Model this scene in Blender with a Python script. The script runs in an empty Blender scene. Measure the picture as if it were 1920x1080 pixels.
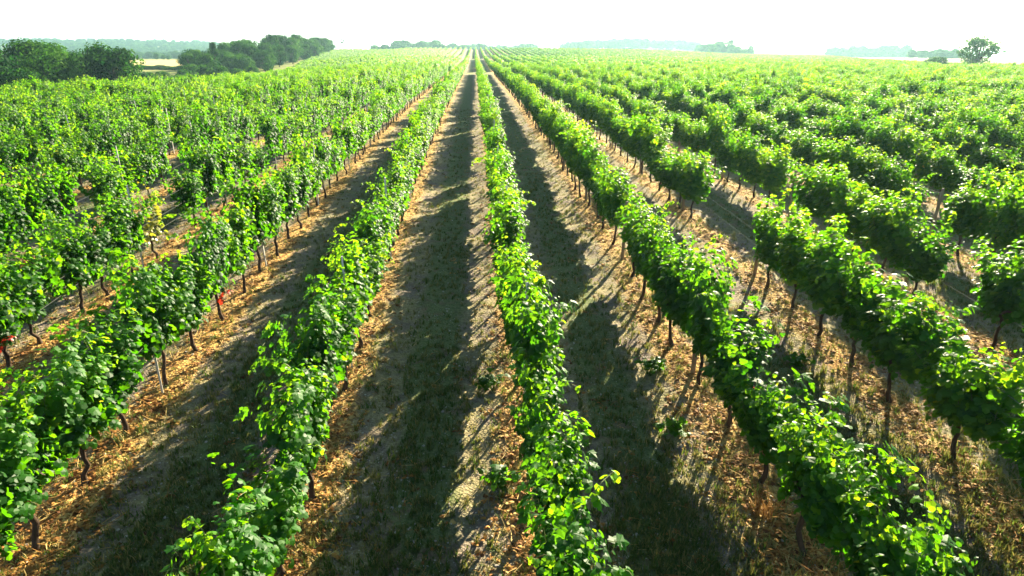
import bpy, math, random
import numpy as np
from mathutils import Vector, Matrix, Euler

SC = bpy.context.scene
COL = SC.collection
RAD = math.radians

# ------------------------------------------------------------------ camera, sky, sun, exposure
CAM_Z = 3.35
cam_d = bpy.data.cameras.new("camera")
cam = bpy.data.objects.new("camera", cam_d)
COL.objects.link(cam)
cam.location = (0, 0, CAM_Z)
cam.rotation_euler = (RAD(90 - 20.72), 0, RAD(-3.26))
cam_d.sensor_width = 36.0
cam_d.lens = 1150 / 1920 * 36.0
cam_d.clip_start = 0.1
cam_d.clip_end = 12000
SC.camera = cam

SUN_EL, SUN_AZ = 22.0, 31.0          # azimuth measured from the row direction (+Y) towards +X
SKY_STRENGTH = 0.05
SUN_STRENGTH = 5.0
EXPOSURE = 2.65
HAZE_DENSITY = 0.00020

world = bpy.data.worlds.new("World")
SC.world = world
world.use_nodes = True
wn = world.node_tree
bg = wn.nodes["Background"]
sky = wn.nodes.new("ShaderNodeTexSky")
sky.sky_type = 'NISHITA'
sky.sun_disc = False
sky.sun_elevation = RAD(SUN_EL)
sky.sun_rotation = RAD(SUN_AZ)
sky.air_density = 0.7
sky.dust_density = 0.5
wn.links.new(sky.outputs[0], bg.inputs[0])
bg.inputs[1].default_value = SKY_STRENGTH

sun_d = bpy.data.lights.new("sun", 'SUN')
sun_d.energy = SUN_STRENGTH
sun_d.angle = RAD(0.5)
sun_d.color = (1.0, 0.885, 0.62)
sun = bpy.data.objects.new("sun", sun_d)
COL.objects.link(sun)
sun.location = (40, 60, 40)
_s = Vector((math.sin(RAD(SUN_AZ)) * math.cos(RAD(SUN_EL)), math.cos(RAD(SUN_AZ)) * math.cos(RAD(SUN_EL)), math.sin(RAD(SUN_EL))))
sun.rotation_euler = _s.to_track_quat('Z', 'Y').to_euler()

SC.view_settings.view_transform = 'Standard'
SC.view_settings.look = 'None'
SC.view_settings.exposure = EXPOSURE
SC.view_settings.gamma = 1.0
SC.view_settings.use_curve_mapping = False
SC.cycles.max_bounces = 8
SC.cycles.diffuse_bounces = 2
SC.cycles.transmission_bounces = 4
SC.cycles.transparent_max_bounces = 4
SC.cycles.volume_bounces = 0

# ------------------------------------------------------------------ small helpers
def tag(o, label=None, cat=None, group=None, kind=None):
    if label: o["label"] = label
    if cat: o["category"] = cat
    if group: o["group"] = group
    if kind: o["kind"] = kind
    return o

def link(name, mesh, parent=None):
    o = bpy.data.objects.new(name, mesh)
    COL.objects.link(o)
    if parent is not None: o.parent = parent
    return o

def empty(name, loc, rotz=0.0):
    o = bpy.data.objects.new(name, None)
    o.empty_display_size = 0.2
    COL.objects.link(o)
    o.location = loc
    o.rotation_euler = (0, 0, rotz)
    return o

def mesh_of(name, V, F, mats, tint=None, midx=None, smooth=False):
    me = bpy.data.meshes.new(name)
    me.from_pydata([tuple(map(float, v)) for v in V], [], [tuple(map(int, f)) for f in F])
    for m in mats: me.materials.append(m)
    if tint is not None:
        a = me.attributes.new("tint", 'FLOAT', 'POINT')
        a.data.foreach_set("value", np.asarray(tint, dtype=np.float32))
    if midx is not None:
        me.polygons.foreach_set("material_index", np.asarray(midx, dtype=np.int32))
    if smooth:
        me.polygons.foreach_set("use_smooth", np.ones(len(me.polygons), dtype=bool))
    me.update()
    return me

class Geo:
    """Collects vertices and faces with a tint per vertex and a material slot per face."""
    def __init__(self):
        self.V, self.F, self.T, self.M = [], [], [], []
    def add(self, V, F, tint=0.5, m=0):
        b = len(self.V)
        self.V.extend(V)
        self.F.extend([tuple(i + b for i in f) for f in F])
        self.T.extend(tint if hasattr(tint, '__len__') else [tint] * len(V))
        self.M.extend([m] * len(F))
    def tube(self, pts, rad, n=6, tint=0.5, m=0, cap=True):
        pts = [Vector(p) for p in pts]
        V, F = [], []
        up = Vector((0.13, 0.91, 0.31))
        for i, p in enumerate(pts):
            d = (pts[min(i + 1, len(pts) - 1)] - pts[max(i - 1, 0)]).normalized()
            a = d.cross(up).normalized() if abs(d.dot(up.normalized())) < .97 else d.cross(Vector((1, 0, 0))).normalized()
            b = d.cross(a)
            for k in range(n):
                t = 2 * math.pi * k / n
                V.append(p + (a * math.cos(t) + b * math.sin(t)) * rad[i])
        for i in range(len(pts) - 1):
            for k in range(n):
                F.append((i * n + k, i * n + (k + 1) % n, (i + 1) * n + (k + 1) % n, (i + 1) * n + k))
        if cap:
            F.append(tuple(range(n - 1, -1, -1)))
            F.append(tuple((len(pts) - 1) * n + k for k in range(n)))
        self.add(V, F, tint, m)
    def mesh(self, name, mats, smooth=False):
        return mesh_of(name, self.V, self.F, mats, self.T, self.M, smooth)

# value noise for terrain relief and for placing things
_ng = np.random.default_rng(5).random((256, 256))
def vnoise(x, y):
    x = np.asarray(x, float); y = np.asarray(y, float)
    xi = np.floor(x).astype(int); yi = np.floor(y).astype(int)
    u = x - xi; v = y - yi
    u = u * u * (3 - 2 * u); v = v * v * (3 - 2 * v)
    g = lambda a, b: _ng[a % 256, b % 256]
    return (g(xi, yi) * (1 - u) + g(xi + 1, yi) * u) * (1 - v) + (g(xi, yi + 1) * (1 - u) + g(xi + 1, yi + 1) * u) * v

def sstep(a, b, x):
    t = np.clip((np.asarray(x, float) - a) / (b - a), 0, 1)
    return t * t * (3 - 2 * t)

ROW_X0, ROW_S = 0.68, 3.0
FIELD_L, FIELD_END = -12, 125.0       # leftmost row, far end of the near vineyard

def terrain(X, Y):
    """Height of the ground: a slope that climbs away from the camera to a level field, a rising second field, low hills."""
    X = np.asarray(X, float); Y = np.asarray(Y, float)
    z = -2.1 * np.exp(-(np.maximum(Y, -12) - 7) / 33.0)
    s = X / np.maximum(Y, 60)
    m = np.interp(s, [-.6, -.36, -.30, -.2, .1, .27, .4, .55, .8, 1.2], [.10, .16, .72, 1, 1, .85, .52, .38, .25, .2])
    r = 0.0165 * np.clip(Y - 118, 0, 130) + 0.032 * np.clip(Y - 248, 0, 155)
    r = r - 0.010 * np.clip(Y - 410, 0, 350)
    z = z + r * m
    z = z - 1.5 * sstep(-37, -52, X) * (1 - sstep(120, 260, Y) * .4)
    z = z - 1.0 * sstep(-14, -36, X) * sstep(42, 85, Y) * (1 - sstep(130, 200, Y))
    z = z + 1.0 * sstep(-.32, -.36, s) * sstep(270, 450, Y)
    for (cx, cy, sx, sy, h) in ((-640, 1320, 330, 260, 19), (-1000, 1500, 300, 300, 20), (-260, 1500, 260, 250, 10), (215, 900, 120, 130, 9), (430, 1000, 220, 170, 6), (-1500, 2300, 700, 500, 34), (400, 3000, 1500, 500, 10)):
        z = z + h * np.exp(-((X - cx) / sx) ** 2 - ((Y - cy) / sy) ** 2)
    return z

def row_dist(X):
    return np.abs(((np.asarray(X, float) - ROW_X0) / ROW_S + .5) % 1.0 - .5) * ROW_S

def ground_h(X, Y):
    """Terrain with the row banks, wheel ruts and clods of the near vineyard."""
    X = np.asarray(X, float); Y = np.asarray(Y, float)
    d = row_dist(X)
    near = (1 - sstep(45, 80, Y))
    z = .07 * np.exp(-(d / .38) ** 2) - .035 * np.exp(-((d - .82) / .16) ** 2)
    z = z + (vnoise(X * 1.3, Y * 1.1) - .5) * .07 + (vnoise(X * 4.1 + 7, Y * 3.7) - .5) * .04 + (vnoise(X * 9 + 3, Y * 9) - .5) * .022
    return terrain(X, Y) + z * near

# ------------------------------------------------------------------ materials
def new_mat(name):
    m = bpy.data.materials.new(name)
    m.use_nodes = True
    nt = m.node_tree
    for n in list(nt.nodes): nt.nodes.remove(n)
    out = nt.nodes.new("ShaderNodeOutputMaterial")
    return m, nt, out

def N(nt, typ, **kw):
    n = nt.nodes.new(typ)
    for k, v in kw.items():
        if k.startswith("i_"): n.inputs[int(k[2:])].default_value = v
        else: setattr(n, k, v)
    return n

def ramp(nt, fac, stops):
    n = nt.nodes.new("ShaderNodeValToRGB")
    e = n.color_ramp.elements
    while len(e) > 1: e.remove(e[-1])
    e[0].position = stops[0][0]; e[0].color = (*stops[0][1], 1)
    for p, c in stops[1:]:
        x = e.new(p); x.color = (*c, 1)
    nt.links.new(fac, n.inputs[0])
    return n.outputs[0]

def mixc(nt, fac, a, b, mode='MIX'):
    n = nt.nodes.new("ShaderNodeMix"); n.data_type = 'RGBA'; n.blend_type = mode
    for sock, v in ((n.inputs[0], fac), (n.inputs[6], a), (n.inputs[7], b)):
        if isinstance(v, (int, float)): sock.default_value = v
        elif isinstance(v, tuple): sock.default_value = (*v, 1)
        else: nt.links.new(v, sock)
    return n.outputs[2]

def mth(nt, op, a, b=None, c=None, clamp=False):
    n = nt.nodes.new("ShaderNodeMath"); n.operation = op; n.use_clamp = clamp
    for i, v in enumerate((a, b, c)):
        if v is None: continue
        if isinstance(v, (int, float)): n.inputs[i].default_value = v
        else: nt.links.new(v, n.inputs[i])
    return n.outputs[0]

def noise(nt, vec, scale, detail=3, rough=.55):
    n = N(nt, "ShaderNodeTexNoise")
    n.inputs["Scale"].default_value = scale; n.inputs["Detail"].default_value = detail; n.inputs["Roughness"].default_value = rough
    if vec is not None: nt.links.new(vec, n.inputs["Vector"])
    return n.outputs[0]

def smap(nt, v, a, b, c=0.0, d=1.0):
    n = N(nt, "ShaderNodeMapRange"); n.interpolation_type = 'SMOOTHSTEP'
    nt.links.new(v, n.inputs[0])
    for i, x in enumerate((a, b, c, d)): n.inputs[i + 1].default_value = x
    return n.outputs[0]

def leaf_material(name, stops, trans, rough=.4, spec=.5, tw=.4, vary=.35):
    m, nt, out = new_mat(name)
    at = N(nt, "ShaderNodeAttribute"); at.attribute_name = "tint"
    oi = N(nt, "ShaderNodeObjectInfo")
    geo = N(nt, "ShaderNodeNewGeometry")
    big = noise(nt, geo.outputs["Position"], .9, 2)
    t = mth(nt, 'ADD', at.outputs["Fac"], mth(nt, 'MULTIPLY', mth(nt, 'SUBTRACT', oi.outputs["Random"], .5), vary), clamp=True)
    t = mth(nt, 'ADD', t, mth(nt, 'MULTIPLY', mth(nt, 'SUBTRACT', big, .5), .35), clamp=True)
    c = ramp(nt, t, stops)
    tc = ramp(nt, t, trans)
    p = N(nt, "ShaderNodeBsdfPrincipled")
    nt.links.new(c, p.inputs["Base Color"])
    p.inputs["Roughness"].default_value = rough
    p.inputs["Specular IOR Level"].default_value = spec
    tr = N(nt, "ShaderNodeBsdfTranslucent")
    nt.links.new(tc, tr.inputs[0])
    mx = N(nt, "ShaderNodeMixShader"); mx.inputs[0].default_value = tw
    nt.links.new(p.outputs[0], mx.inputs[1]); nt.links.new(tr.outputs[0], mx.inputs[2])
    nt.links.new(mx.outputs[0], out.inputs[0])
    return m

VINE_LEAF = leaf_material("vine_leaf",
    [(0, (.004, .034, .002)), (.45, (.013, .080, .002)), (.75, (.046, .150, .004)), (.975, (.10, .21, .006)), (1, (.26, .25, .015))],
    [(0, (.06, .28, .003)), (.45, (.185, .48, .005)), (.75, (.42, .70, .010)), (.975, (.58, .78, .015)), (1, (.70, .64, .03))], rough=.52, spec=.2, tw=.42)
RED_LEAF = leaf_material("red_leaf", [(0, (.16, .012, .006)), (1, (.30, .03, .01))], [(0, (.5, .03, .01)), (1, (.7, .06, .02))], tw=.4)
YELLOW_LEAF = leaf_material("yellowing_leaf", [(0, (.05, .09, .01)), (.5, (.16, .16, .015)), (1, (.26, .19, .02))], [(0, (.22, .3, .02)), (1, (.6, .45, .03))], tw=.4)
TREE_LEAF = leaf_material("tree_leaf",
    [(0, (.003, .021, .003)), (.5, (.008, .054, .006)), (1, (.050, .125, .008))],
    [(0, (.01, .08, .008)), (1, (.09, .26, .015))], rough=.7, spec=.04, tw=.3, vary=.7)
GRASS = leaf_material("grass_blade",
    [(0, (.045, .085, .015)), (.45, (.085, .12, .022)), (.7, (.20, .17, .05)), (1, (.36, .26, .09))],
    [(0, (.10, .20, .02)), (.6, (.25, .25, .05)), (1, (.4, .3, .1))], rough=.6, spec=.2, tw=.25, vary=.5)
LITTER = leaf_material("dry_litter",
    [(0, (.09, .036, .014)), (.4, (.24, .105, .026)), (.7, (.40, .21, .05)), (1, (.50, .36, .13))],
    [(0, (.15, .06, .02)), (1, (.5, .3, .1))], rough=.75, spec=.15, tw=.12, vary=.6)

def plain(name, col, col2, rough=.8, scale=8.0, stretch=(1, 1, 1), bump=.3, spec=.3):
    m, nt, out = new_mat(name)
    tc = N(nt, "ShaderNodeTexCoord")
    mp = N(nt, "ShaderNodeMapping"); mp.inputs["Scale"].default_value = stretch
    nt.links.new(tc.outputs["Object"], mp.inputs[0])
    n = noise(nt, mp.outputs[0], scale, 5, .6)
    c = ramp(nt, n, [(.25, col), (.75, col2)])
    p = N(nt, "ShaderNodeBsdfPrincipled")
    nt.links.new(c, p.inputs["Base Color"])
    p.inputs["Roughness"].default_value = rough
    p.inputs["Specular IOR Level"].default_value = spec
    b = N(nt, "ShaderNodeBump"); b.inputs["Strength"].default_value = bump; b.inputs["Distance"].default_value = .02
    nt.links.new(n, b.inputs["Height"]); nt.links.new(b.outputs[0], p.inputs["Normal"])
    nt.links.new(p.outputs[0], out.inputs[0])
    return m

BARK = plain("vine_bark", (.018, .012, .008), (.085, .052, .032), .9, 14, (1, 1, .25), .8, .15)
TREE_BARK = plain("tree_bark", (.05, .038, .028), (.14, .11, .08), .9, 5, (1, 1, .3), .6, .15)
STEM = plain("green_stem", (.07, .13, .02), (.16, .16, .04), .6, 20)
WOOD = plain("weathered_wood", (.16, .11, .07), (.34, .25, .16), .85, 9, (1, 1, .12), .5, .15)
STEEL = plain("galvanised_steel", (.36, .34, .31), (.56, .53, .47), .45, 18)
WIRE = plain("steel_wire", (.10, .10, .10), (.18, .17, .16), .8, 4)
STONE = plain("pale_stone", (.24, .21, .17), (.48, .43, .36), .85, 12)

def ground_material():
    m, nt, out = new_mat("vineyard_ground")
    L = nt.links
    geo = N(nt, "ShaderNodeNewGeometry")
    pos = geo.outputs["Position"]
    sx = N(nt, "ShaderNodeSeparateXYZ"); L.new(pos, sx.inputs[0])
    warp = noise(nt, pos, .8, 3)
    warp2 = noise(nt, pos, 3.5, 3)
    xw = mth(nt, 'ADD', mth(nt, 'SUBTRACT', sx.outputs[0], ROW_X0), mth(nt, 'MULTIPLY', mth(nt, 'SUBTRACT', warp, .5), .5))
    xw = mth(nt, 'ADD', xw, mth(nt, 'MULTIPLY', mth(nt, 'SUBTRACT', warp2, .5), .35))
    d = mth(nt, 'PINGPONG', xw, 1.5)                       # 0 at the vine row, 1.5 in the middle of the grass alley
    # a 3D position flattened to 2D so that slopes do not streak
    n1 = noise(nt, pos, 2.2, 6, .65)
    n2 = noise(nt, pos, 14, 5, .7)
    n3 = noise(nt, pos, 55, 3, .7)
    vor = N(nt, "ShaderNodeTexVoronoi"); vor.inputs["Scale"].default_value = 26; L.new(pos, vor.inputs["Vector"])
    vc = N(nt, "ShaderNodeSeparateColor"); L.new(vor.outputs["Color"], vc.inputs[0])
    grain = mth(nt, 'ADD', mth(nt, 'MULTIPLY', n2, .6), mth(nt, 'MULTIPLY', n3, .4))
    # under the row: dry leaves and straw
    litter = ramp(nt, mth(nt, 'ADD', mth(nt, 'MULTIPLY', vc.outputs[0], .55), mth(nt, 'MULTIPLY', grain, .5)),
                  [(.15, (.09, .040, .014)), (.4, (.27, .135, .036)), (.62, (.44, .265, .075)), (.85, (.56, .41, .15))])
    # wheel tracks: grey gravelly earth
    track = ramp(nt, grain, [(.3, (.090, .068, .054)), (.5, (.18, .140, .110)), (.72, (.32, .26, .21))])
    # middle of the alley: mown grass over earth
    turf = ramp(nt, grain, [(.3, (.06, .08, .030)), (.5, (.12, .15, .055)), (.7, (.22, .23, .095))])
    bald = ramp(nt, grain, [(.3, (.10, .07, .045)), (.7, (.26, .19, .11))])
    turf = mixc(nt, smap(nt, n1, .52, .66), turf, bald)
    straw = ramp(nt, grain, [(.3, (.115, .095, .048)), (.5, (.24, .20, .105)), (.7, (.40, .34, .19))])
    track = mixc(nt, smap(nt, noise(nt, pos, 1.1, 4), .5, .66), track, straw)
    c = mixc(nt, smap(nt, d, .18, .48), litter, mixc(nt, smap(nt, n1, .42, .56), straw, track))
    c = mixc(nt, smap(nt, d, .92, 1.2), c, turf)
    c = mixc(nt, mth(nt, 'MULTIPLY', smap(nt, noise(nt, pos, .35, 4), .5, .7), .45), c, turf)
    # pale pebbles and small dark crumbs
    peb = N(nt, "ShaderNodeTexVoronoi"); peb.inputs["Scale"].default_value = 13; L.new(pos, peb.inputs["Vector"])
    c = mixc(nt, smap(nt, peb.outputs["Distance"], .16, .06), c, (.42, .38, .32))
    # outside the vineyards: pasture, stubble and wooded land, marked at the vertices
    zn = N(nt, "ShaderNodeAttribute"); zn.attribute_name = "zone"
    zc = N(nt, "ShaderNodeSeparateColor"); L.new(zn.outputs["Color"], zc.inputs[0])
    field = ramp(nt, noise(nt, pos, .05, 6, .7), [(.3, (.09, .12, .025)), (.5, (.15, .17, .04)), (.7, (.26, .23, .07))])
    wheat = ramp(nt, noise(nt, pos, .12, 5, .7), [(.3, (.40, .30, .10)), (.7, (.56, .44, .18))])
    wood = ramp(nt, noise(nt, pos, .03, 6, .75), [(.3, (.02, .045, .012)), (.55, (.04, .08, .02)), (.8, (.10, .13, .03))])
    c = mixc(nt, zc.outputs[0], field, c)
    c = mixc(nt, zc.outputs[1], c, wheat)
    c = mixc(nt, zc.outputs[2], c, wood)
    p = N(nt, "ShaderNodeBsdfPrincipled")
    L.new(c, p.inputs["Base Color"])
    p.inputs["Roughness"].default_value = .95
    p.inputs["Specular IOR Level"].default_value = .1
    b = N(nt, "ShaderNodeBump"); b.inputs["Strength"].default_value = .9; b.inputs["Distance"].default_value = .035
    hh = mth(nt, 'ADD', grain, mth(nt, 'MULTIPLY', vor.outputs["Distance"], .6))
    L.new(hh, b.inputs["Height"]); L.new(b.outputs[0], p.inputs["Normal"])
    L.new(p.outputs[0], out.inputs[0])
    return m
GROUND = ground_material()

# ------------------------------------------------------------------ the ground, one sheet out to the horizon
def grow(start, step, ratio, end):
    out, v, s = [], start, step
    while v < end:
        out.append(v); v += s; s *= ratio
    out.append(end)
    return out
right = grow(15.0, .13, 1.035, 5000)
left = [-x for x in grow(15.0, .13, 1.035, 5000)][::-1]
XS = np.array(left + list(np.arange(-14.88, 14.95, .12)) + right)
YS = np.array([-60, -30, -15, -8, -3, 0, 2] + list(np.arange(3.0, 24.0, .12)) + grow(24.0, .12, 1.022, 6500))
GX, GY = np.meshgrid(XS, YS)
GZ = ground_h(GX, GY)
nx, ny = len(XS), len(YS)
me = bpy.data.meshes.new("ground")
co = np.stack([GX, GY, GZ], -1).reshape(-1, 3)
idx = np.arange(nx * ny).reshape(ny, nx)
quads = np.stack([idx[:-1, :-1], idx[:-1, 1:], idx[1:, 1:], idx[1:, :-1]], -1).reshape(-1, 4)
me.vertices.add(len(co)); me.vertices.foreach_set("co", co.ravel().astype(np.float32))
me.loops.add(quads.size); me.loops.foreach_set("vertex_index", quads.ravel().astype(np.int32))
me.polygons.add(len(quads))
me.polygons.foreach_set("loop_start", np.arange(0, quads.size, 4, dtype=np.int32))
me.polygons.foreach_set("use_smooth", np.ones(len(quads), dtype=bool))
me.update(); me.validate()
zone = np.zeros((nx * ny, 4), np.float32); zone[:, 3] = 1
X, Y = co[:, 0], co[:, 1]
wob = (vnoise(X / 20, Y / 20) - .5) * 6
SECOND_L = lambda Y: -38 - .2 * (Y - 125)
vin = ((X > -37.5 + wob * .1) & (Y < FIELD_END + 1.5)) | ((Y > 131) & (Y < 410) & (X > SECOND_L(Y)) & (X < 60 + .45 * Y))
zone[:, 0] = vin
zone[:, 1] = (X < -118 + wob) & (X > -330) & (Y > 258 + wob) & (Y < 430 + wob)
zone[:, 2] = (sstep(3, 6, terrain(X, Y)) * (Y > 700)) * sstep(.42, .6, vnoise(X / 90 + 3, Y / 90)) + ((X < -48 + wob) & (Y > 60) & (Y < 165)) * .6
ca = me.attributes.new("zone", 'FLOAT_COLOR', 'POINT')
ca.data.foreach_set("color", np.clip(zone, 0, 1).ravel())
me.materials.append(GROUND)
tag(link("ground", me), "bare earth, straw and mown grass between the vine rows, running to the horizon", None, None, "structure")

# ------------------------------------------------------------------ leaves
# one vine leaf, unit size: petiole at the origin, tip along +Y, face along +Z, five lobes, edges hanging
LEAF_V = np.array([(0, .42, .07), (0, .02, 0), (.40, -.06, -.07), (.56, .34, -.10), (.31, .56, -.02), (.33, .80, -.12),
                   (0, 1.02, -.16), (-.33, .80, -.12), (-.31, .56, -.02), (-.56, .34, -.10), (-.40, -.06, -.07)], float)
LEAF_F = [(0, i, i + 1) for i in range(1, 10)] + [(0, 10, 1)]
SPRAY_V = np.array([(0, 0, 0), (.34, .35, .05), (.12, 1.0, -.08), (-.30, .55, .06)], float)
SPRAY_F = [(0, 1, 2), (0, 2, 3)]

def place_leaves(P, Nn, Tt, S, LV=LEAF_V, LF=LEAF_F):
    """Vectorised copies of a leaf outline at P, facing Nn, tip along Tt, size S."""
    P = np.asarray(P); Nn = np.asarray(Nn); Tt = np.asarray(Tt); S = np.asarray(S)
    Nn = Nn / np.linalg.norm(Nn, axis=1, keepdims=True)
    Tt = Tt - Nn * (Tt * Nn).sum(1, keepdims=True)
    Tt = Tt / (np.linalg.norm(Tt, axis=1, keepdims=True) + 1e-9)
    B = np.cross(Tt, Nn)
    V = P[:, None, :] + S[:, None, None] * (LV[None, :, 0:1] * B[:, None, :] + LV[None, :, 1:2] * Tt[:, None, :] + LV[None, :, 2:3] * Nn[:, None, :])
    n, k = len(P), len(LV)
    F = (np.arange(n)[:, None, None] * k + np.array(LF)[None]).reshape(-1, len(LF[0]))
    return V.reshape(-1, 3), F

def bent_path(rng, p, d, length, steps, droop, jitter):
    p = np.array(p, float); d = np.array(d, float); d /= np.linalg.norm(d)
    pts = [p.copy()]
    for i in range(steps):
        d = d + rng.normal(0, jitter, 3) + np.array([0, 0, -droop * (i / steps) ** 1.5])
        d /= np.linalg.norm(d)
        p = p + d * length / steps
        pts.append(p.copy())
    return np.array(pts)

def leaf_set(rng, path, start, dens, spread, size, out):
    """Leaves carried along a shoot; 'out' is the vine axis in (x, y) that leaves turn away from."""
    P, NN, TT, S, C = [], [], [], [], []
    n = len(path)
    for i in range(start, n):
        f = i / (n - 1)
        for _ in range(dens):
            a = rng.uniform(0, 2 * math.pi)
            off = np.array([math.cos(a), math.sin(a), rng.uniform(-.5, .35)]) * rng.uniform(.3, 1) * spread
            p = path[i] + off
            o = np.array([p[0] - out[0], (p[1] - out[1]) * .45, 0.0])
            o /= (np.linalg.norm(o) + .05)
            nn = o * .9 + np.array([0, 0, .55 + .5 * f]) + rng.normal(0, .48, 3)
            tt = np.array([0, 0, -1.0]) + o * .7 + rng.normal(0, .45, 3)
            P.append(p); NN.append(nn); TT.append(tt)
            S.append(size * rng.uniform(.55, 1.3) * (1 - .5 * max(0, f - .6) / .4))
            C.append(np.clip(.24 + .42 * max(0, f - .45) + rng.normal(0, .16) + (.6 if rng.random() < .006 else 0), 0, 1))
    return P, NN, TT, S, C

def make_foliage(seed, dens=4, size=.112, nshoot=24, lean=0.0):
    rng = np.random.default_rng(seed)
    P, NN, TT, S, C = [], [], [], [], []
    g = Geo()
    for k in range(nshoot):
        y0 = np.clip(rng.normal(0, .33), -.62, .62)
        p0 = (rng.normal(0, .03), y0, rng.uniform(.64, .84))
        side = rng.choice([-1, 1])
        d = (side * abs(rng.normal(0, .11)) + lean, rng.normal(0, .15) + y0 * .15, 1)
        path = bent_path(rng, p0, d, rng.uniform(.78, 1.40), 13, .16, .075)
        path[:, 0] = np.clip(path[:, 0], -.25, .25)
        g.tube(path[::3], [.006, .005, .004, .003, .002][:len(path[::3])], 3, .3, 1, False)
        r = leaf_set(rng, path, 0, dens, .13, size, (0, 0))
        for a, b in zip((P, NN, TT, S, C), r): a.extend(b)
    for k in range(30):      # leaves hanging round the head of the vine
        p = np.array([rng.normal(0, .10), rng.normal(0, .32), rng.uniform(.58, .88)])
        P.append(p); NN.append(np.array([np.sign(p[0]) + rng.normal(0, .3), rng.normal(0, .4), .4])); TT.append(np.array([p[0] * 2, 0, -1.0]))
        S.append(size * rng.uniform(.8, 1.2)); C.append(np.clip(rng.normal(.2, .12), 0, 1))
    V, F = place_leaves(P, NN, TT, S)
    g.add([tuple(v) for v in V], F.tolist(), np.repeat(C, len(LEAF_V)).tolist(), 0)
    return g, np.array(P), np.array(NN), np.array(TT), np.array(S)

NV = 12
FOL = [make_foliage(100 + i, lean=(-.06, .0, .06)[i % 3]) for i in range(NV)]
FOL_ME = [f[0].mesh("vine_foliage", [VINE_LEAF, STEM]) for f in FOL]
YEL_ME = make_foliage(190, dens=1, nshoot=8)[0].mesh("yellowing_foliage", [YELLOW_LEAF, STEM])

def make_trunk(seed):
    rng = np.random.default_rng(seed)
    g = Geo()
    lx, ly = rng.normal(0, .05), rng.normal(0, .10)
    n = 8
    pts, rad = [], []
    for i in range(n):
        f = i / (n - 1)
        pts.append((lx * f + rng.normal(0, .013) * (i > 0), ly * math.sin(f * 2.2) + rng.normal(0, .018) * (i > 0), -.12 + f * .88))
        rad.append(.036 - .010 * f + .016 * (1 - f) ** 4 + rng.uniform(-.005, .005) + (.014 if i == n - 1 else 0))
    g.tube(pts, rad, 8)
    top = pts[-1]
    for s in (-1, 1):
        L = rng.uniform(.35, .52)
        arm = [(top[0], top[1] + s * .01, top[2] - .04), (top[0] + rng.normal(0, .02), top[1] + s * L * .35, top[2] + .05), (top[0] * .6, top[1] + s * L * .7, top[2] + .06), (0, top[1] + s * L, top[2] + .05)]
        g.tube(arm, [.030, .024, .018, .012], 6)
    return g.mesh("vine_trunk", [BARK], True)
TRUNK_ME = [make_trunk(300 + i) for i in range(8)]

def make_shoot(seed, n=10, length=.65, mat=None):
    """A long shoot that sticks out of the top of a vine, leaves shrinking to the tip; base at the origin."""
    rng = np.random.default_rng(seed)
    g = Geo()
    path = bent_path(rng, (0, 0, -.1), (rng.choice([-1, 1]) * rng.uniform(.1, .55), rng.normal(0, .45), 1), length, n, .55, .06)
    g.tube(path[::2], np.linspace(.006, .002, len(path[::2])), 4, .5, 1, False)
    P, NN, TT, S, C = [], [], [], [], []
    for i in range(1, n + 1):
        for _ in range(2):
            f = i / n
            a = rng.uniform(0, 2 * math.pi)
            P.append(path[i] + np.array([math.cos(a), math.sin(a), -.2]) * .06 * (1.3 - f))
            NN.append(np.array([math.cos(a) * .7, math.sin(a) * .7, .8]) + rng.normal(0, .25, 3)); TT.append(np.array([math.cos(a), math.sin(a), -.5]))
            S.append(.112 * (1.1 - .55 * f)); C.append(np.clip(.38 + .3 * f + rng.normal(0, .08), 0, .8))
    V, F = place_leaves(P, NN, TT, S)
    g.add([tuple(v) for v in V], F.tolist(), np.repeat(C, len(LEAF_V)).tolist(), 0)
    return g.mesh("vine_shoot", [mat or VINE_LEAF, STEM])
SHOOT_ME = [make_shoot(400 + i, length=(.5, .7, .9)[i % 3]) for i in range(7)]
RED_ME = make_shoot(460, 6, .3, RED_LEAF)

def make_big_leaf(seed):
    """A closer-seen leaf with notched lobes, a keel and a petiole."""
    rng = np.random.default_rng(seed)
    ang = [-1.95, -1.55, -1.15, -.75, -.42, -.2, 0]
    r = [.30, .55, .50, .72, .60, .78, 1.0]
    half = [(math.sin(a) * q, math.cos(a) * q) for a, q in zip(ang, r)]
    ring = half + [(-x, y) for x, y in half[-2::-1]]
    V = [(0, .18, .05), (0, .55, .06), (0, 0, .02)]
    for x, y in ring:
        V.append((x, y + .12, -.16 * x * x - .10 * max(y, 0) ** 2 + rng.normal(0, .02)))
    n = len(ring)
    F = [(2, 3, 0)] + [(0 if ring[i][1] < .45 else 1, 3 + i, 3 + i + 1) for i in range(n - 1)] + [(2, 0, 2 + n)]
    mid = [i for i in range(n - 1) if (ring[i][1] < .45) != (ring[i + 1][1] < .45)]
    for i in mid: F.append((0, 1, 3 + i + (1 if ring[i][1] < .45 else 0)))
    g = Geo()
    g.add([tuple(np.array(v) * .125) for v in V], F, float(rng.uniform(.3, .6)), 0)
    g.tube([(0, .018, .003), (0, -.03, -.012), (0, -.07, -.03)], [.003, .0025, .002], 3, .5, 1, False)
    return g.mesh("vine_leaf", [VINE_LEAF, STEM])
BIG_LEAF = [make_big_leaf(470 + i) for i in range(5)]

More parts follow.
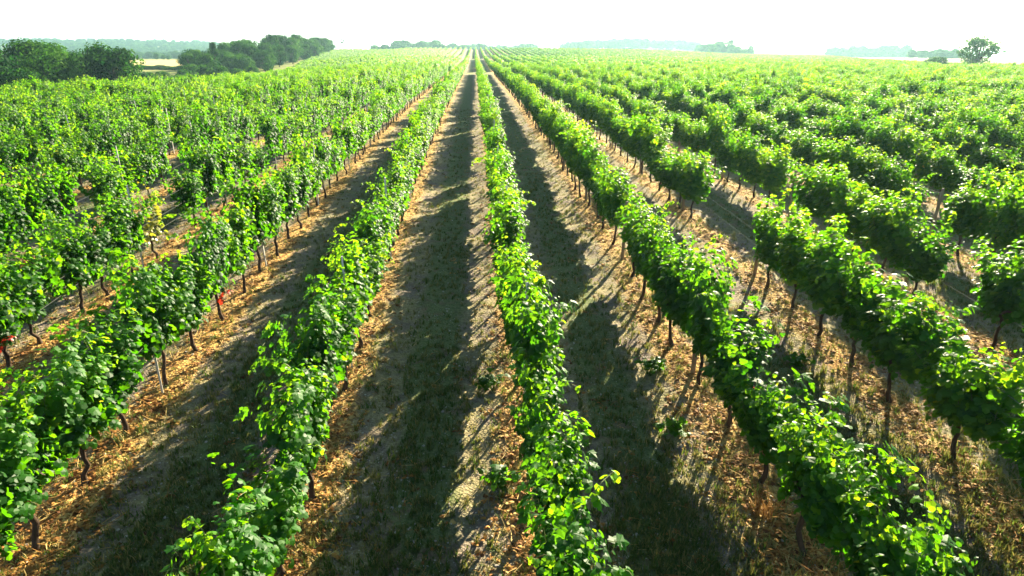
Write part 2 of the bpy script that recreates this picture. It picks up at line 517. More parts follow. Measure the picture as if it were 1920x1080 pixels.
# ------------------------------------------------------------------ scattering many small things as one object
def scatter(name, P, R, S, I, sources, label, tagkind="stuff", seed=0):
    """One object: points that carry rotation, scale and which source mesh; geometry nodes put the meshes there."""
    me = bpy.data.meshes.new(name)
    P = np.asarray(P, np.float32)
    me.vertices.add(len(P)); me.vertices.foreach_set("co", P.ravel())
    a = me.attributes.new("rot", 'FLOAT_VECTOR', 'POINT'); a.data.foreach_set("vector", np.asarray(R, np.float32).ravel())
    a = me.attributes.new("scl", 'FLOAT_VECTOR', 'POINT'); a.data.foreach_set("vector", np.asarray(S, np.float32).ravel())
    a = me.attributes.new("pick", 'INT', 'POINT'); a.data.foreach_set("value", np.asarray(I, np.int32))
    o = link(name, me)
    ng = bpy.data.node_groups.new(name, 'GeometryNodeTree')
    ng.interface.new_socket("Geometry", in_out='INPUT', socket_type='NodeSocketGeometry')
    ng.interface.new_socket("Geometry", in_out='OUTPUT', socket_type='NodeSocketGeometry')
    gi = ng.nodes.new("NodeGroupInput"); go = ng.nodes.new("NodeGroupOutput")
    g2i = ng.nodes.new("GeometryNodeGeometryToInstance")
    for m in reversed(sources):
        src = bpy.data.objects.new(name + "_source", m)
        oi = ng.nodes.new("GeometryNodeObjectInfo")
        oi.inputs["Object"].default_value = src
        oi.inputs["As Instance"].default_value = False
        ng.links.new(oi.outputs["Geometry"], g2i.inputs[0])
    iop = ng.nodes.new("GeometryNodeInstanceOnPoints")
    def attr(nm, typ):
        n = ng.nodes.new("GeometryNodeInputNamedAttribute"); n.data_type = typ; n.inputs[0].default_value = nm
        return n.outputs[0]
    e2r = ng.nodes.new("FunctionNodeEulerToRotation")
    ng.links.new(attr("rot", 'FLOAT_VECTOR'), e2r.inputs[0])
    ng.links.new(gi.outputs[0], iop.inputs["Points"])
    ng.links.new(g2i.outputs[0], iop.inputs["Instance"])
    iop.inputs["Pick Instance"].default_value = True
    ng.links.new(attr("pick", 'INT'), iop.inputs["Instance Index"])
    ng.links.new(e2r.outputs[0], iop.inputs["Rotation"])
    ng.links.new(attr("scl", 'FLOAT_VECTOR'), iop.inputs["Scale"])
    ng.links.new(iop.outputs[0], go.inputs[0])
    md = o.modifiers.new("scatter", 'NODES'); md.node_group = ng
    tag(o, label, None, None, tagkind)
    return o

# ------------------------------------------------------------------ the near vineyard
ORD = ["first", "second", "third", "fourth", "fifth", "sixth", "seventh", "eighth", "ninth", "tenth", "eleventh", "twelfth", "thirteenth",
       "fourteenth", "fifteenth", "sixteenth", "seventeenth", "eighteenth", "nineteenth", "twentieth"]
TENS = {2: "twenty", 3: "thirty", 4: "forty", 5: "fifty"}
def ordinal(i):
    i += 1
    if i <= 20: return ORD[i - 1]
    t, u = divmod(i, 10)
    return (TENS[t] + "-" + ORD[u - 1]) if u else TENS[t][:-1] + "ieth"
def row_phrase(k):
    if k == 0: return "the centre row"
    return "the %s row %s of the centre row" % (ORD[abs(k) - 1], "left" if k < 0 else "right")

CR, CU, CF = (np.array(cam.rotation_euler.to_matrix().col[i]) for i in range(3))
def project(p):
    v = np.array(p) - np.array((0, 0, CAM_Z))
    dz = -v @ CF
    if dz < .3: return None
    return (v @ CR) / dz * 1150 + 960, 540 - (v @ CU) / dz * 1150, dz
def in_view(x, y, z):
    for dx in (-.45, .45):
        for dy in (-.6, .6):
            for h in (.1, 1.1, 2.1):
                q = project((x + dx, y + dy, z + h))
                if q and -5 < q[0] < 1925 and -5 < q[1] < 1085: return q[2]
    return None

rng = np.random.default_rng(11)
ROWS_R = 38
vines = []
# stretches without vines (row: from, to), as in the photograph
GAPS = {2: [(14.0, 17.9)], 3: [(10.4, 12.2), (17.5, 18.8)], -3: [(16.6, 17.7)], -4: [(13.0, 14.2), (17.5, 19.0)], -5: [(19.5, 21.0)], 4: [(15.6, 17.0)], 1: [(15.0, 15.9)]}
for k in range(FIELD_L, ROWS_R):
    x = ROW_X0 + k * ROW_S
    y = 1.5 + rng.uniform(0, .6)
    if k > 2: y = max(y, abs(x) / 1.05 - 16)
    if k < -1: y = max(y, abs(x) / .72 - 5)
    while y < FIELD_END - (.6 if k > 0 else 0):
        gap = any(a < y < b for a, b in GAPS.get(k, [])) or (rng.random() < .028 and not (abs(k) <= 2 and y < 15))
        if not gap:
            xx = x + rng.normal(0, .04) + (.10 * max(0, 9 - y) / 5 if abs(k) <= 2 else 0)
            vines.append(dict(k=k, x=xx, y=y, z=float(ground_h(xx, y)), v=int(rng.integers(NV)), t=int(rng.integers(8)), flip=bool(rng.random() < .5), near=y < 7.5 and k < 2,
                              s=float(np.clip(rng.normal(1.0, .125), .72, 1.28)), w=float(rng.uniform(.85, 1.25)) * (1.2 if k >= 2 else 1.0), r=float(rng.normal(0, .09))))
        y += 1.2 + rng.normal(0, .11)
for v in vines:
    if v['near']: v['s'] = min(v['s'], .98); v['w'] = min(v['w'], 1.0)
    v['d'] = in_view(v['x'], v['y'], v['z'])
seen = sorted([v for v in vines if v['d'] is not None], key=lambda v: v['d'])
solo = seen[:300]
solo_ids = {id(v) for v in solo}
per_row = {}
for v in sorted(solo, key=lambda v: (v['k'], v['y'])):
    v['n'] = per_row.get(v['k'], 0); per_row[v['k']] = v['n'] + 1

def special(v, k, y):
    return v['k'] == k and abs(v['y'] - y) < .62

def put_leaf(me, parent, p, nn, tt, s):
    nn = Vector(nn).normalized(); tt = Vector(tt); tt = (tt - nn * tt.dot(nn)).normalized(); b = tt.cross(nn)
    M = Matrix((b, tt, nn)).transposed().to_4x4()
    o = link("leaf", me, parent)
    o.matrix_local = Matrix.Translation(Vector(p)) @ M @ Matrix.Scale(s, 4)
    return o

yellow_done = False
red_spots = [(-2, 12.1), (-3, 10.6), (1, 8.3)]
for v in solo:
    rz = v['r'] + (math.pi if v['flip'] else 0)
    root = empty("grapevine", (v['x'], v['y'], v['z']), rz)
    tr = link("trunk", TRUNK_ME[v['t']], root)
    tr.scale = (1, 1, v['s'] * .5 + .5)
    yellow = special(v, -3, 15.6) and not yellow_done
    fo = link("foliage", YEL_ME if yellow else FOL_ME[v['v']], root)
    fo.scale = (v['w'], 1.0, v['s'])
    fo["kind"] = "stuff"
    q = random.Random(int(v['x'] * 100) * 7919 + int(v['y'] * 100))
    for j in range(2 if q.random() < .4 else 3):
        sh = link("shoot", SHOOT_ME[q.randrange(7)], root)
        sh.location = (q.uniform(-.09, .09), q.uniform(-.42, .42), v['s'] * q.uniform(1.45, 1.75))
        sh.rotation_euler = (0, 0, q.uniform(0, 6.28))
    look = "tall leafy" if v['s'] > 1.08 else ("low" if v['s'] < .9 else ("broad" if v['w'] > 1.3 else ("slim" if v['w'] < .95 else "leafy")))
    if yellow:
        yellow_done = True
        look = "thin yellowing"
    for rk, ry in red_spots:
        if special(v, rk, ry):
            red_spots.remove((rk, ry))
            sh = link("shoot", RED_ME, root); sh.location = (-.1 if v['flip'] else .1, .15, .62); sh["label"] = "reddened leaf sprig"
            break
    tag(root, "%s grapevine, %s from the front in %s" % (look, ordinal(v['n']), row_phrase(v['k'])), "grapevine", "grapevines trained in rows across the vineyard")
    if v['d'] < 10.5:                                  # close enough to tell single leaves apart
        _, P, NN, TT, S = FOL[v['v']]
        outer = np.abs(P[:, 0]) + np.maximum(0, P[:, 2] - 1.1) * .55 + np.random.default_rng(q.randrange(9999)).random(len(P)) * .12
        sel = np.argsort(-outer)[:26]
        for j in sel:
            n_ = NN[j] / np.linalg.norm(NN[j])
            put_leaf(BIG_LEAF[q.randrange(5)], fo, P[j] + n_ * .03, NN[j], TT[j], q.uniform(.8, 1.15))

# every vine further off (or just outside the frame, where it throws its shade in) as one object
LIB = []
for i in range(NV):
    g = Geo()
    src = FOL[i][0]
    g.V = list(src.V); g.F = list(src.F); g.T = list(src.T); g.M = list(src.M)
    tm = TRUNK_ME[i % 8]
    g.add([tuple(vv.co) for vv in tm.vertices], [tuple(p.vertices) for p in tm.polygons], .5, 2)
    sm = SHOOT_ME[i % 7]
    for (ox, oy, oz) in ((.05, .3, 1.6), (-.05, -.25, 1.7)):
        g.add([(vv.co.x + ox, vv.co.y + oy, vv.co.z + oz) for vv in sm.vertices], [tuple(p.vertices) for p in sm.polygons], .75, 0)
    LIB.append(g.mesh("vine_far", [VINE_LEAF, STEM, BARK]))
rest = [v for v in vines if id(v) not in solo_ids]
scatter("grapevine_rows", [(v['x'], v['y'], v['z']) for v in rest], [(0, 0, v['r'] + (math.pi if v['flip'] else 0)) for v in rest],
        [(v['w'], 1, v['s']) for v in rest], [v['v'] for v in rest], LIB, "distant rows of green grapevines filling the rest of the vineyard")

# the second vineyard, climbing the slope behind the first
def make_far_segment(seed):
    rng = np.random.default_rng(seed)
    n = 330
    P = np.stack([rng.normal(0, .16, n), rng.uniform(-1.25, 1.25, n), rng.uniform(.5, 1.55, n) + rng.normal(0, .08, n)], 1)
    NN = np.stack([np.sign(P[:, 0]) * .7, np.zeros(n), np.full(n, .7)], 1) + rng.normal(0, .4, (n, 3))
    TT = np.stack([P[:, 0], np.zeros(n), np.full(n, -1.0)], 1) + rng.normal(0, .3, (n, 3))
    V, F = place_leaves(P, NN, TT, rng.uniform(.2, .32, n), SPRAY_V * np.array([1.6, 1, 1]), SPRAY_F)
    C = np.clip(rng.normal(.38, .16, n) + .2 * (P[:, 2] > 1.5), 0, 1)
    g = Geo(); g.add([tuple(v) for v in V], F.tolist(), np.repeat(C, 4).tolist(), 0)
    for y in (-.6, .6): g.tube([(0, y, -.1), (.02, y, .4), (0, y, .8)], [.05, .04, .04], 5, .5, 1)
    return g.mesh("vine_row_piece", [VINE_LEAF, BARK])
SEG = [make_far_segment(500 + i) for i in range(5)]
P, R, S, I = [], [], [], []
for k in range(-34, 90):
    for (sp, ya, yb) in ((3.0, 137.0, 240.0), (3.0, 256.0, 405.0)):      # two plots with a grass headland between them
        x = ROW_X0 + k * sp
        y = ya + (abs(k) % 3) * .4
        while y < yb:
            if x > SECOND_L(y) and x < 55 + .42 * y and x > -.45 * y and rng.random() > .02:
                f = rng.uniform(.85, 1.15) * (1 if ya < 200 else .78)
                P.append((x, y, float(terrain(x, y)))); R.append((0, 0, math.pi * int(rng.integers(2)))); S.append((f, 1, f)); I.append(int(rng.integers(5)))
            y += 2.4
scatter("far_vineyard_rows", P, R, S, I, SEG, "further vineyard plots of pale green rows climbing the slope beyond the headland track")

# ------------------------------------------------------------------ stakes and wires
def make_metal_stake():
    g = Geo()
    g.tube([(0, 0, -.3), (0, 0, .6), (0, 0, 1.3), (0, 0, 2.08)], [.021, .021, .021, .021], 4)
    for h in (.7, 1.05, 1.4, 1.75):       # hooks that carry the wires
        g.tube([(.02, 0, h), (.045, 0, h + .012), (.045, 0, h + .035)], [.005, .005, .004], 4)
    return g.mesh("metal_stake", [STEEL])
def make_wood_post():
    g = Geo()
    g.tube([(0, 0, -.3), (.006, 0, .5), (-.004, 0, 1.2), (0, 0, 1.68), (0, 0, 1.72)], [.058, .055, .052, .050, .038], 9)
    for h in (.75, 1.35): g.tube([(.05, -.03, h), (.068, 0, h), (.05, .03, h)], [.004, .004, .004], 4)
    return g.mesh("wooden_post", [WOOD], True)
MST, WPO = make_metal_stake(), make_wood_post()
POST0 = {-4: 14.6, -3: 14.9, -2: 9.25, -1: 9.9, 0: 8.7, 1: 9.35, 2: 13.75, 3: 12.6, 4: 16.0}
WOODEN = {1, 2, 3, 4, 5, 6, 7}
for k in range(-6, 8):
    x = ROW_X0 + k * ROW_S
    y0 = POST0.get(k, 12.0 + (k * 1.7) % 5)
    n = 0
    y = y0 - 5.6 if k in (-1, 0, 1, -2) and y0 - 5.6 > 5 else y0
    while y < 40:
        z = float(ground_h(x, y))
        if in_view(x, y, z) is not None:
            wood = k in WOODEN
            o = link("wooden_post" if wood else "metal_stake", WPO if wood else MST)
            o.location = (x + (0.03 if wood else .02), y, z)
            q = random.Random(k * 31 + n)
            if wood: o.scale = (.75, .75, .88)
            o.rotation_euler = (q.gauss(0, .025), q.gauss(0, .03), q.uniform(0, 3))
            tag(o, "%s, %s from the front in %s" % ("brown wooden post" if wood else "grey metal stake", ordinal(n), row_phrase(k)),
                "post" if wood else "stake", "wooden posts standing in the vine rows" if wood else "metal stakes standing in the vine rows")
            n += 1
        y += 5.6
for k in range(-5, 7):
    x = ROW_X0 + k * ROW_S
    y0 = max(4.0, abs(x) / .8 - 3)
    ys = np.arange(y0, 46, 1.4)
    for h, strand in ((.74, "lower"), (1.05, "middle"), (1.42, "upper")):
        g = Geo()
        g.tube([(x + .048, y, float(terrain(x, y)) + h + .02 * math.sin(y)) for y in ys], [.0024] * len(ys), 4)
        o = link("trellis_wire", g.mesh("trellis_wire", [WIRE]))
        tag(o, "thin steel trellis wire, %s strand along %s" % (strand, row_phrase(k)), "wire", "trellis wires strung along the vine rows")

# ------------------------------------------------------------------ ground cover: grass, dry litter, stones
def blades(seed, n, h, spread, tint, lay=0.3):
    rng = np.random.default_rng(seed); g = Geo()
    for _ in range(n):
        a = rng.uniform(0, 6.28); r = rng.uniform(0, spread); x, y = math.cos(a) * r, math.sin(a) * r
        b = rng.uniform(0, 6.28); w = rng.uniform(.004, .008); hh = h * rng.uniform(.5, 1.2); l = lay * hh * rng.uniform(.4, 2)
        px, py = math.cos(b + 1.57) * w, math.sin(b + 1.57) * w; dx, dy = math.cos(b), math.sin(b)
        t = float(np.clip(rng.normal(tint, .18), 0, 1))
        g.add([(x - px, y - py, -.01), (x + px, y + py, -.01), (x + dx * l * .4 + px * .8, y + dy * l * .4 + py * .8, hh * .6), (x + dx * l * .4 - px * .8, y + dy * l * .4 - py * .8, hh * .6), (x + dx * l, y + dy * l, hh)],
              [(0, 1, 2, 3), (3, 2, 4)], t)
    return g
TUFT = [blades(600, 12, .085, .06, .25).mesh("tuft", [GRASS]), blades(601, 10, .11, .06, .45).mesh("tuft", [GRASS]), blades(602, 14, .06, .08, .7).mesh("tuft", [GRASS]), blades(603, 9, .15, .05, .6).mesh("tuft", [GRASS])]
def litter_piece(seed):
    rng = np.random.default_rng(seed); g = Geo()
    for _ in range(7):
        a = rng.uniform(0, 6.28); r = rng.uniform(0, .13)
        p = np.array([math.cos(a) * r, math.sin(a) * r, rng.uniform(.004, .02)])
        if rng.random() < .6:
            V, F = place_leaves([p], [np.array([rng.normal(0, .4), rng.normal(0, .4), 1])], [rng.normal(0, 1, 3)], [rng.uniform(.03, .075)])
            g.add([tuple(v) for v in V], F.tolist(), float(np.clip(rng.normal(.45, .22), 0, 1)))
        else:
            d = rng.normal(0, 1, 3); d[2] *= .15; d /= np.linalg.norm(d)
            g.tube([p, p + d * rng.uniform(.08, .2)], [.004, .003], 3, float(rng.uniform(.3, 1)), 0, False)
    return g.mesh("litter", [LITTER])
LIT = [litter_piece(620 + i) for i in range(5)]
def pebble(seed):
    rng = np.random.default_rng(seed); g = Geo()
    rings = []
    for zz, rr in ((-.3, .7), (.1, 1.0), (.45, .65)):
        for k in range(6):
            a = k / 6 * 6.283 + rng.uniform(-.2, .2); q = rr * rng.uniform(.8, 1.15)
            rings.append((math.cos(a) * q, math.sin(a) * q * .8, zz * .7))
    F = [(i * 6 + k, i * 6 + (k + 1) % 6, (i + 1) * 6 + (k + 1) % 6, (i + 1) * 6 + k) for i in range(2) for k in range(6)] + [tuple(12 + k for k in range(6))]
    g.add(rings, F)
    return g.mesh("pebble", [STONE])
PEB = [pebble(640 + i) for i in range(4)]

rg = np.random.default_rng(21)
def near_points(n):
    """Random points over the visible near ground, thicker close to the camera."""
    y = 4.5 + 46 * rg.random(n) ** 2.1
    x = rg.uniform(-.80, .98, n) * (y + 2.2)
    return x, y
x, y = near_points(170000)
d = row_dist(x)
patch = vnoise(x * .7 + 40, y * .5)
green = np.where(d > .85, .5 + .35 * (d - .85), np.where(d > .4, .42, .16)) * (.35 + 1.1 * patch)
green = green + np.where((x > 1.9) & (d < .95), .30 * sstep(.45, .7, vnoise(x * .9, y * .9)), 0)
keep = rg.random(len(x)) < green * np.where((d > .45) & (d < .95), .55, .65)
gx, gy = x[keep], y[keep]
gd = row_dist(gx)
n = len(gx)
pick = np.where(rg.random(n) < np.where(gd > .95, .68, .24), rg.integers(0, 2, n), rg.integers(2, 4, n))
sc_ = rg.uniform(.6, 1.35, n)
scatter("grass", np.stack([gx, gy, ground_h(gx, gy)], 1), np.stack([np.zeros(n), np.zeros(n), rg.uniform(0, 6.28, n)], 1), np.stack([sc_, sc_, sc_ * rg.uniform(.35, 1.0, n)], 1), pick, TUFT,
        "short dry and green grass growing in the alleys between the rows")
x, y = near_points(60000)
d = row_dist(x)
keep = rg.random(len(x)) < np.where(d < .36, .62, np.where(d < .6, .2, .03))
x, y = x[keep], y[keep]; n = len(x); sc_ = rg.uniform(.7, 1.3, n)
scatter("fallen_leaves", np.stack([x, y, ground_h(x, y)], 1), np.stack([np.zeros(n), np.zeros(n), rg.uniform(0, 6.28, n)], 1), np.stack([sc_] * 3, 1), rg.integers(0, 5, n), LIT,
        "brown fallen leaves and straw lying under the vine rows")
x, y = near_points(16000)
n = len(x); sc_ = .008 + .022 * rg.random(n) ** 3
scatter("gravel", np.stack([x, y, ground_h(x, y) + .003], 1), np.stack([rg.normal(0, .3, n), rg.normal(0, .3, n), rg.uniform(0, 6.28, n)], 1), np.stack([sc_] * 3, 1), rg.integers(0, 4, n), PEB,
        "small pale stones strewn over the alleys")

# bigger weeds one can pick out
def weed_mesh(seed, dry):
    rng = np.random.default_rng(seed)
    g = blades(seed, 46 if dry else 22, .34 if dry else .22, .12, .88 if dry else .2, .55)
    if not dry:
        P = rng.normal(0, .07, (40, 3)); P[:, 2] = np.abs(P[:, 2]) + .05
        V, F = place_leaves(P, np.array([0, 0, 1.]) + rng.normal(0, .4, (40, 3)), rng.normal(0, 1, (40, 3)), rng.uniform(.05, .1, 40))
        g.add([tuple(v) for v in V], F.tolist(), .3, 1)
    return g
DRY = weed_mesh(660, True).mesh("dry_tuft", [LITTER])
o = link("grass_tuft", DRY); o.location = (3.55, 6.05, float(ground_h(3.55, 6.05))); o.scale = (1.1, 1.1, 1.0)
tag(o, "orange dry grass tuft in the sun under the first row right of centre", "grass tuft")
WEED = [weed_mesh(661 + i, False).mesh("weed", [GRASS, VINE_LEAF]) for i in range(3)]
for i, (wx, wy, wlab) in enumerate(((3.05, 9.6, "green weed clump beyond the trunk shadows of the first row right of centre"),
                             (2.95, 7.9, "green weed clump at the shadow edge beside the first row right of centre"),
                             (5.75, 9.6, "small green weed in the second alley right of the centre row"),
                             (.12, 9.2, "pale green weed clump touching the left side of the centre row"),
                             (5.5, 15.6, "green weed below the bare wires of the second row right of the centre row"),
                             (.2, 6.9, "leafy weed at the left foot of the centre row, near the bottom"))):
    o = link("weed", WEED[i % 3]); o.location = (wx, wy, float(ground_h(wx, wy))); o.rotation_euler = (0, 0, i * 1.3)
    o.scale = (1.5, 1.5, 1.25)
    tag(o, wlab, "weed", "weeds growing beside the vine rows")

# ------------------------------------------------------------------ trees
def make_tree(seed, h, w, clumps, per, leaf, trunk_h, open_=0.0, conic=False):
    """Returns (crown mesh, trunk mesh): tapered trunk and limbs, crown of leaf sprays in clumps of uneven size."""
    rng = np.random.default_rng(seed)
    g = Geo()
    t = Geo()
    t.tube([(0, 0, -.4), (rng.normal(0, .06), rng.normal(0, .06), trunk_h * .6), (rng.normal(0, .12), rng.normal(0, .12), trunk_h * 1.1), (0, 0, h * .72)],
           [w * .055, w * .042, w * .034, w * .010], 8, .5, 0)
    P, NN, TT, S, C = [], [], [], [], []
    for c in range(clumps):
        f = rng.random()
        zc = trunk_h + (h - trunk_h) * (.10 + .86 * f)
        prof = (1 - f) ** .8 if conic else math.sin(math.pi * (.12 + .80 * f)) ** .7
        a = rng.uniform(0, 6.283)
        rr = w * .5 * prof * math.sqrt(rng.uniform(.25, 1.0)) * rng.uniform(.8, 1.12)
        cc = np.array([math.cos(a) * rr, math.sin(a) * rr, zc])
        cr = w * rng.uniform(.11, .22) * (.7 if open_ else 1)
        tone = rng.normal(.46, .32)  # wide spread paints sunlit and shaded clumps into the leaf colour
        if c % 3 == 0:
            t.tube([(0, 0, min(trunk_h * rng.uniform(.8, 1.4), zc * .8)), tuple(cc * np.array([.5, .5, 1]) * np.array([1, 1, .9])), tuple(cc)], [w * .022, w * .012, w * .004], 5, .5, 0, False)
        for _ in range(per):
            u = rng.normal(0, 1, 3); u /= np.linalg.norm(u)
            q = cr * rng.uniform(.72, 1.08)
            p = cc + u * q * np.array([1.15, 1.15, .8])
            P.append(p); NN.append(u * 1.2 + np.array([0, 0, .35]) + rng.normal(0, .28, 3)); TT.append(u * .5 + rng.normal(0, .6, 3) + np.array([0, 0, -.3]))
            S.append(leaf * rng.uniform(.6, 1.3)); C.append(float(np.clip(tone + rng.normal(0, .14) + .12 * u[2], 0, 1)))  # tint paler towards each clump's top, as if lit from above
    V, F = place_leaves(P, NN, TT, S, SPRAY_V, SPRAY_F)
    g.add([tuple(v) for v in V], F.tolist(), np.repeat(C, 4).tolist(), 0)
    return g.mesh("tree_crown", [TREE_LEAF]), t.mesh("tree_trunk", [TREE_BARK], True)

KINDS = [make_tree(700, 7.0, 6.6, 60, 110, .40, .7), make_tree(701, 7.6, 5.6, 56, 110, .38, .8), make_tree(702, 6.2, 7.2, 62, 110, .40, .6),
         make_tree(703, 8.0, 4.6, 74, 70, .36, .8), make_tree(704, 8.2, 3.6, 60, 65, .34, .6, 0, True), make_tree(705, 5.4, 5.4, 80, 70, .38, .4)]
BUSH = [make_tree(710, 2.2, 3.4, 34, 60, .30, .1), make_tree(711, 2.0, 4.0, 38, 60, .30, .1), make_tree(712, 2.8, 3.0, 34, 60, .30, .15)]
LONE = make_tree(720, 6.1, 7.2, 84, 40, .38, 1.1, 1.0)
SPINDLY = make_tree(721, 9.5, 3.6, 12, 40, .45, 6.3, 1.0)

def plant_tree(pair, x, y, s, rz, label, cat, group, name, sz=None):
    root = empty(name, (x, y, float(terrain(x, y)) - .05), rz)
    root.scale = (s, s, sz or s)
    link("trunk", pair[1], root)
    link("crown", pair[0], root)["kind"] = "stuff"
    return tag(root, label, cat, group)

def az_pos(px, D):
    """World place for a bearing and a distance measured from the survey of the photograph."""
    a = RAD(3.26) + math.atan((px - 960) / 1229.0)
    Yv = D / (math.cos(RAD(3.26)) + math.tan(a) * math.sin(RAD(3.26)))
    return Yv * math.tan(a), Yv

# left woodland: bearing, distance, kind, scale, tone words
LW = [(-40, 84, 0, 1.0), (8, 92, 2, 1.0), (22, 80, 5, .78), (52, 96, 0, 1.06), (84, 92, 2, 1.0), (98, 108, 1, 1.0), (70, 112, 3, .95), (120, 100, 2, .92), (138, 116, 0, .86),
      (160, 110, 5, .74), (172, 124, 2, .88), (205, 98, 5, 1.3), (190, 106, 2, .95), (-75, 100, 1, 1.0), (150, 96, 5, .5)]
LW.sort()
n_in = 0
for px, D, kd, s in LW:
    x, y = az_pos(px, D)
    vis = px > -45
    lab = "dark green tree in the left woodland, %s counting from the picture's left edge" % ordinal(n_in)
    plant_tree(KINDS[kd], x, y, s * 1.04, px * .7, lab, "tree", "trees of the woodland at the left edge", "broadleaf_tree", s * 1.04)
    n_in += 1
for i, (px, D, kd, s) in enumerate(((30, 70, 1, .9), (-8, 66, 0, .95), (90, 78, 2, .7), (135, 86, 0, .75))):
    x, y = az_pos(px, D)
    plant_tree(BUSH[kd], x, y, s, i, "olive green bush at the foot of the left woodland, %s from the left" % ORD[[1, 0, 2, 3][i]], "bush", "bushes at the foot of the left woodland", "bush")

# wooded knoll left of the second vineyard
MW = []
q = random.Random(77)
for px, D, s in ((360, 200, .8), (392, 205, .85), (428, 215, .95), (446, 230, 1.0), (464, 240, 1.05), (508, 260, 1.1), (536, 285, 1.1), (556, 300, 1.1), (568, 330, 1.05), (590, 355, 1.0), (352, 172, .62), (368, 186, .70), (386, 165, .66), (402, 176, .86), (420, 196, .78), (436, 182, .72), (452, 206, .98), (470, 190, .82), (482, 216, 1.06), (500, 204, .86),
                 (514, 226, 1.08), (530, 238, 1.12), (522, 208, .74), (546, 252, 1.08), (560, 268, 1.10), (548, 232, .72), (574, 290, 1.08), (586, 308, 1.04), (598, 330, 1.02), (610, 356, .96), (620, 384, .80),
                 (455, 178, .66), (492, 186, .66), (505, 192, .60), (572, 262, .72), (592, 286, .68)):
    MW.append((px, D, q.choice((0, 1, 2, 3, 0, 2)) if px != 402 else 4, s))
MW.sort()
for i, (px, D, kd, s) in enumerate(MW):
    x, y = az_pos(px, D)
    plant_tree(KINDS[kd], x, y, s * 1.14, q.uniform(0, 6), "%s tree in the wooded knoll beyond the field, %s from its left end" % ("pointed conifer" if kd == 4 else "round green", ordinal(i)),
               "tree", "trees of the wooded knoll", "conifer" if kd == 4 else "broadleaf_tree")
for i, (px, D, kd, s) in enumerate(((380, 150, 0, 1.2), (352, 158, 1, 1.2), (410, 152, 2, .9), (440, 158, 1, .85), (470, 166, 0, .8), (500, 174, 2, .7))):
    x, y = az_pos(px, D)
    plant_tree(BUSH[kd], x, y, s, i * 1.1, "low green bush in front of the wooded knoll, %s from the left" % ORD[(1, 0, 2, 3, 4, 5)[i]], "bush", "bushes in front of the wooded knoll", "bush", s * 1.2)
for i in range(8):
    x, y = az_pos(240 + i * 14, 128 + (i * 37) % 26)
    plant_tree(BUSH[(i + 1) % 3], x, y, .9 + .12 * (i % 3), i * 2.1, "low green bush between the vineyard edge and the hedge, %s from the left" % ORD[i], "bush", "bushes beyond the left vineyard edge", "bush", .8)
# hedge below the wheat field and the two small trees above it
for i in range(9):
    x, y = az_pos(232 + i * 13, 222 - i * 2)
    plant_tree(BUSH[i % 3], x, y, 1.0 + .25 * (i % 2), i, "dark bush of the hedge below the pale wheat field, %s from the left" % ORD[i], "bush", "hedge bushes below the wheat field", "bush", .5)
for i, (px, s) in enumerate(((293, .55), (306, .42), (315, .40))):
    x, y = az_pos(px, 445)
    plant_tree(KINDS[(1, 0, 2)[i]], x, y, s, i, "small dark tree on the top edge of the wheat field, %s from the left" % ORD[i], "tree", "small trees above the wheat field", "broadleaf_tree")
x, y = az_pos(645, 480)
plant_tree(SPINDLY, x, y, 1.0, 0, "tall thin tree with a small tuft of a crown, pale beyond the knoll", "tree", None, "spindly_tree")
for i, (px, D, s) in enumerate(((640, 500, .45), (652, 505, .42), (683, 520, .34))):
    x, y = az_pos(px, D)
    plant_tree(KINDS[i % 3], x, y, s, i, "small faint tree on the skyline right of the knoll, %s from the left" % ORD[i], "tree", "small skyline trees right of the knoll", "broadleaf_tree")
# right side: dark bush, lone tree, two low hedge clumps
x, y = az_pos(1834, 150)
plant_tree(LONE, x, y, 1.12, 0, "lone spreading tree standing beyond the vineyard near the right edge", "tree", None, "lone_tree", 1.22)
for i, (px, s) in enumerate(((1716, .75), (1738, 1.0), (1756, 1.15), (1774, .8))):
    x, y = az_pos(px - 2 + i * 3, 152 + i)
    plant_tree(BUSH[i % 3], x, y, s * 1.35, i * 2, "dark bush left of the lone tree, %s of the clump from the left" % ORD[i], "bush", "dark bush clump left of the lone tree", "bush", s * .9)
for i, (px, D) in enumerate(((1480, 190), (1640, 175), (1688, 170))):
    x, y = az_pos(px, D)
    plant_tree(BUSH[i % 3], x, y, .62, i, "small low bush on the right field edge, %s from the left" % ORD[i], "bush", "small bushes along the right field edge", "bush")

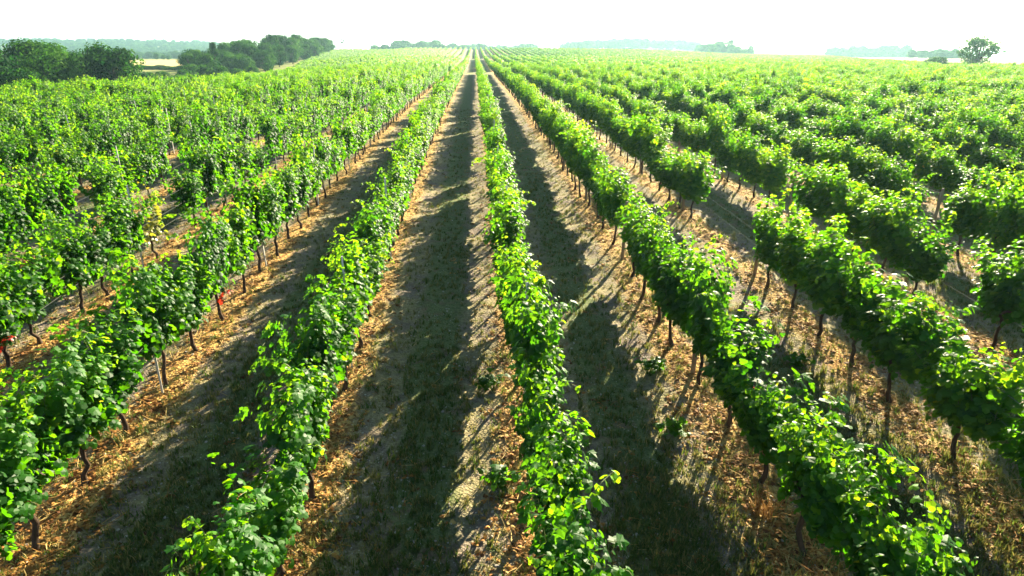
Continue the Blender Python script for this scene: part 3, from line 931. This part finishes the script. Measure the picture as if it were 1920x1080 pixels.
# far woods that read as masses
def wood(name, spots, label, hs=1.0):
    P, R, S, I = [], [], [], []
    q = np.random.default_rng(abs(hash(label)) % 1000 if False else len(label))
    for (p0, p1, d0, d1, n, s0) in spots:
        for _ in range(n):
            x, y = az_pos(q.uniform(p0, p1), q.uniform(d0, d1))
            s = s0 * q.uniform(.8, 1.2)
            P.append((x, y, float(terrain(x, y)) - .3)); R.append((0, 0, q.uniform(0, 6.28))); S.append((s * 1.2, s * 1.2, s * hs)); I.append(int(q.integers(0, 4)))
    return scatter(name, P, R, S, I, [k[0] for k in KINDS[:4]], label)
wood("far_woodland", [(700, 760, 600, 650, 30, 1.05), (745, 830, 620, 680, 46, 1.55), (820, 910, 700, 790, 50, 1.4), (900, 1010, 780, 880, 50, 1.45)], "pale distant woodland on the skyline behind the second vineyard")
wood("far_woodland", [(1055, 1310, 860, 960, 170, 1.45), (1300, 1345, 560, 620, 26, 1.15), (1340, 1370, 520, 560, 14, 1.35), (1365, 1408, 500, 560, 18, .9)], "hazy blue woodland band right of the vanishing rows")
wood("far_woodland", [(1555, 1640, 660, 720, 50, 1.15), (1590, 1700, 650, 700, 50, 1.35), (1700, 1790, 420, 470, 26, .62), (1750, 1800, 400, 440, 14, .75)], "hazy woodland low on the horizon left of the lone tree")
wood("far_woodland", [(100, 420, 1000, 1300, 360, 1.25), (-60, 120, 1000, 1350, 150, 1.25), (180, 400, 620, 1000, 330, .8)], "teal wooded hillside far beyond the wheat field")

# ------------------------------------------------------------------ haze: one box of even air round everything on the ground
m, nt, out = new_mat("haze_air")
pv = N(nt, "ShaderNodeVolumePrincipled")
pv.inputs["Color"].default_value = (.52, .90, 1.0, 1)
pv.inputs["Density"].default_value = HAZE_DENSITY
pv.inputs["Anisotropy"].default_value = .45
nt.links.new(pv.outputs[0], out.inputs["Volume"])
zlo, zhi = float(GZ.min()) - 1.5, max(float(GZ.max()) + 15, 48)
hx0, hx1, hy0, hy1 = -5200, 5200, -200, 6700
HV = [(x, y, z) for z in (zlo, zhi) for (x, y) in ((hx0, hy0), (hx1, hy0), (hx1, hy1), (hx0, hy1))]
HF = [(3, 2, 1, 0), (4, 5, 6, 7), (0, 1, 5, 4), (1, 2, 6, 5), (2, 3, 7, 6), (3, 0, 4, 7)]
tag(link("haze", mesh_of("haze", HV, HF, [m])), "thin bright summer haze over the vineyard", None, None, "stuff")
print("vines", len(vines), "solo", len(solo), "maxd", solo[-1]['d'], "objects", len(SC.objects), "verts", len(co))
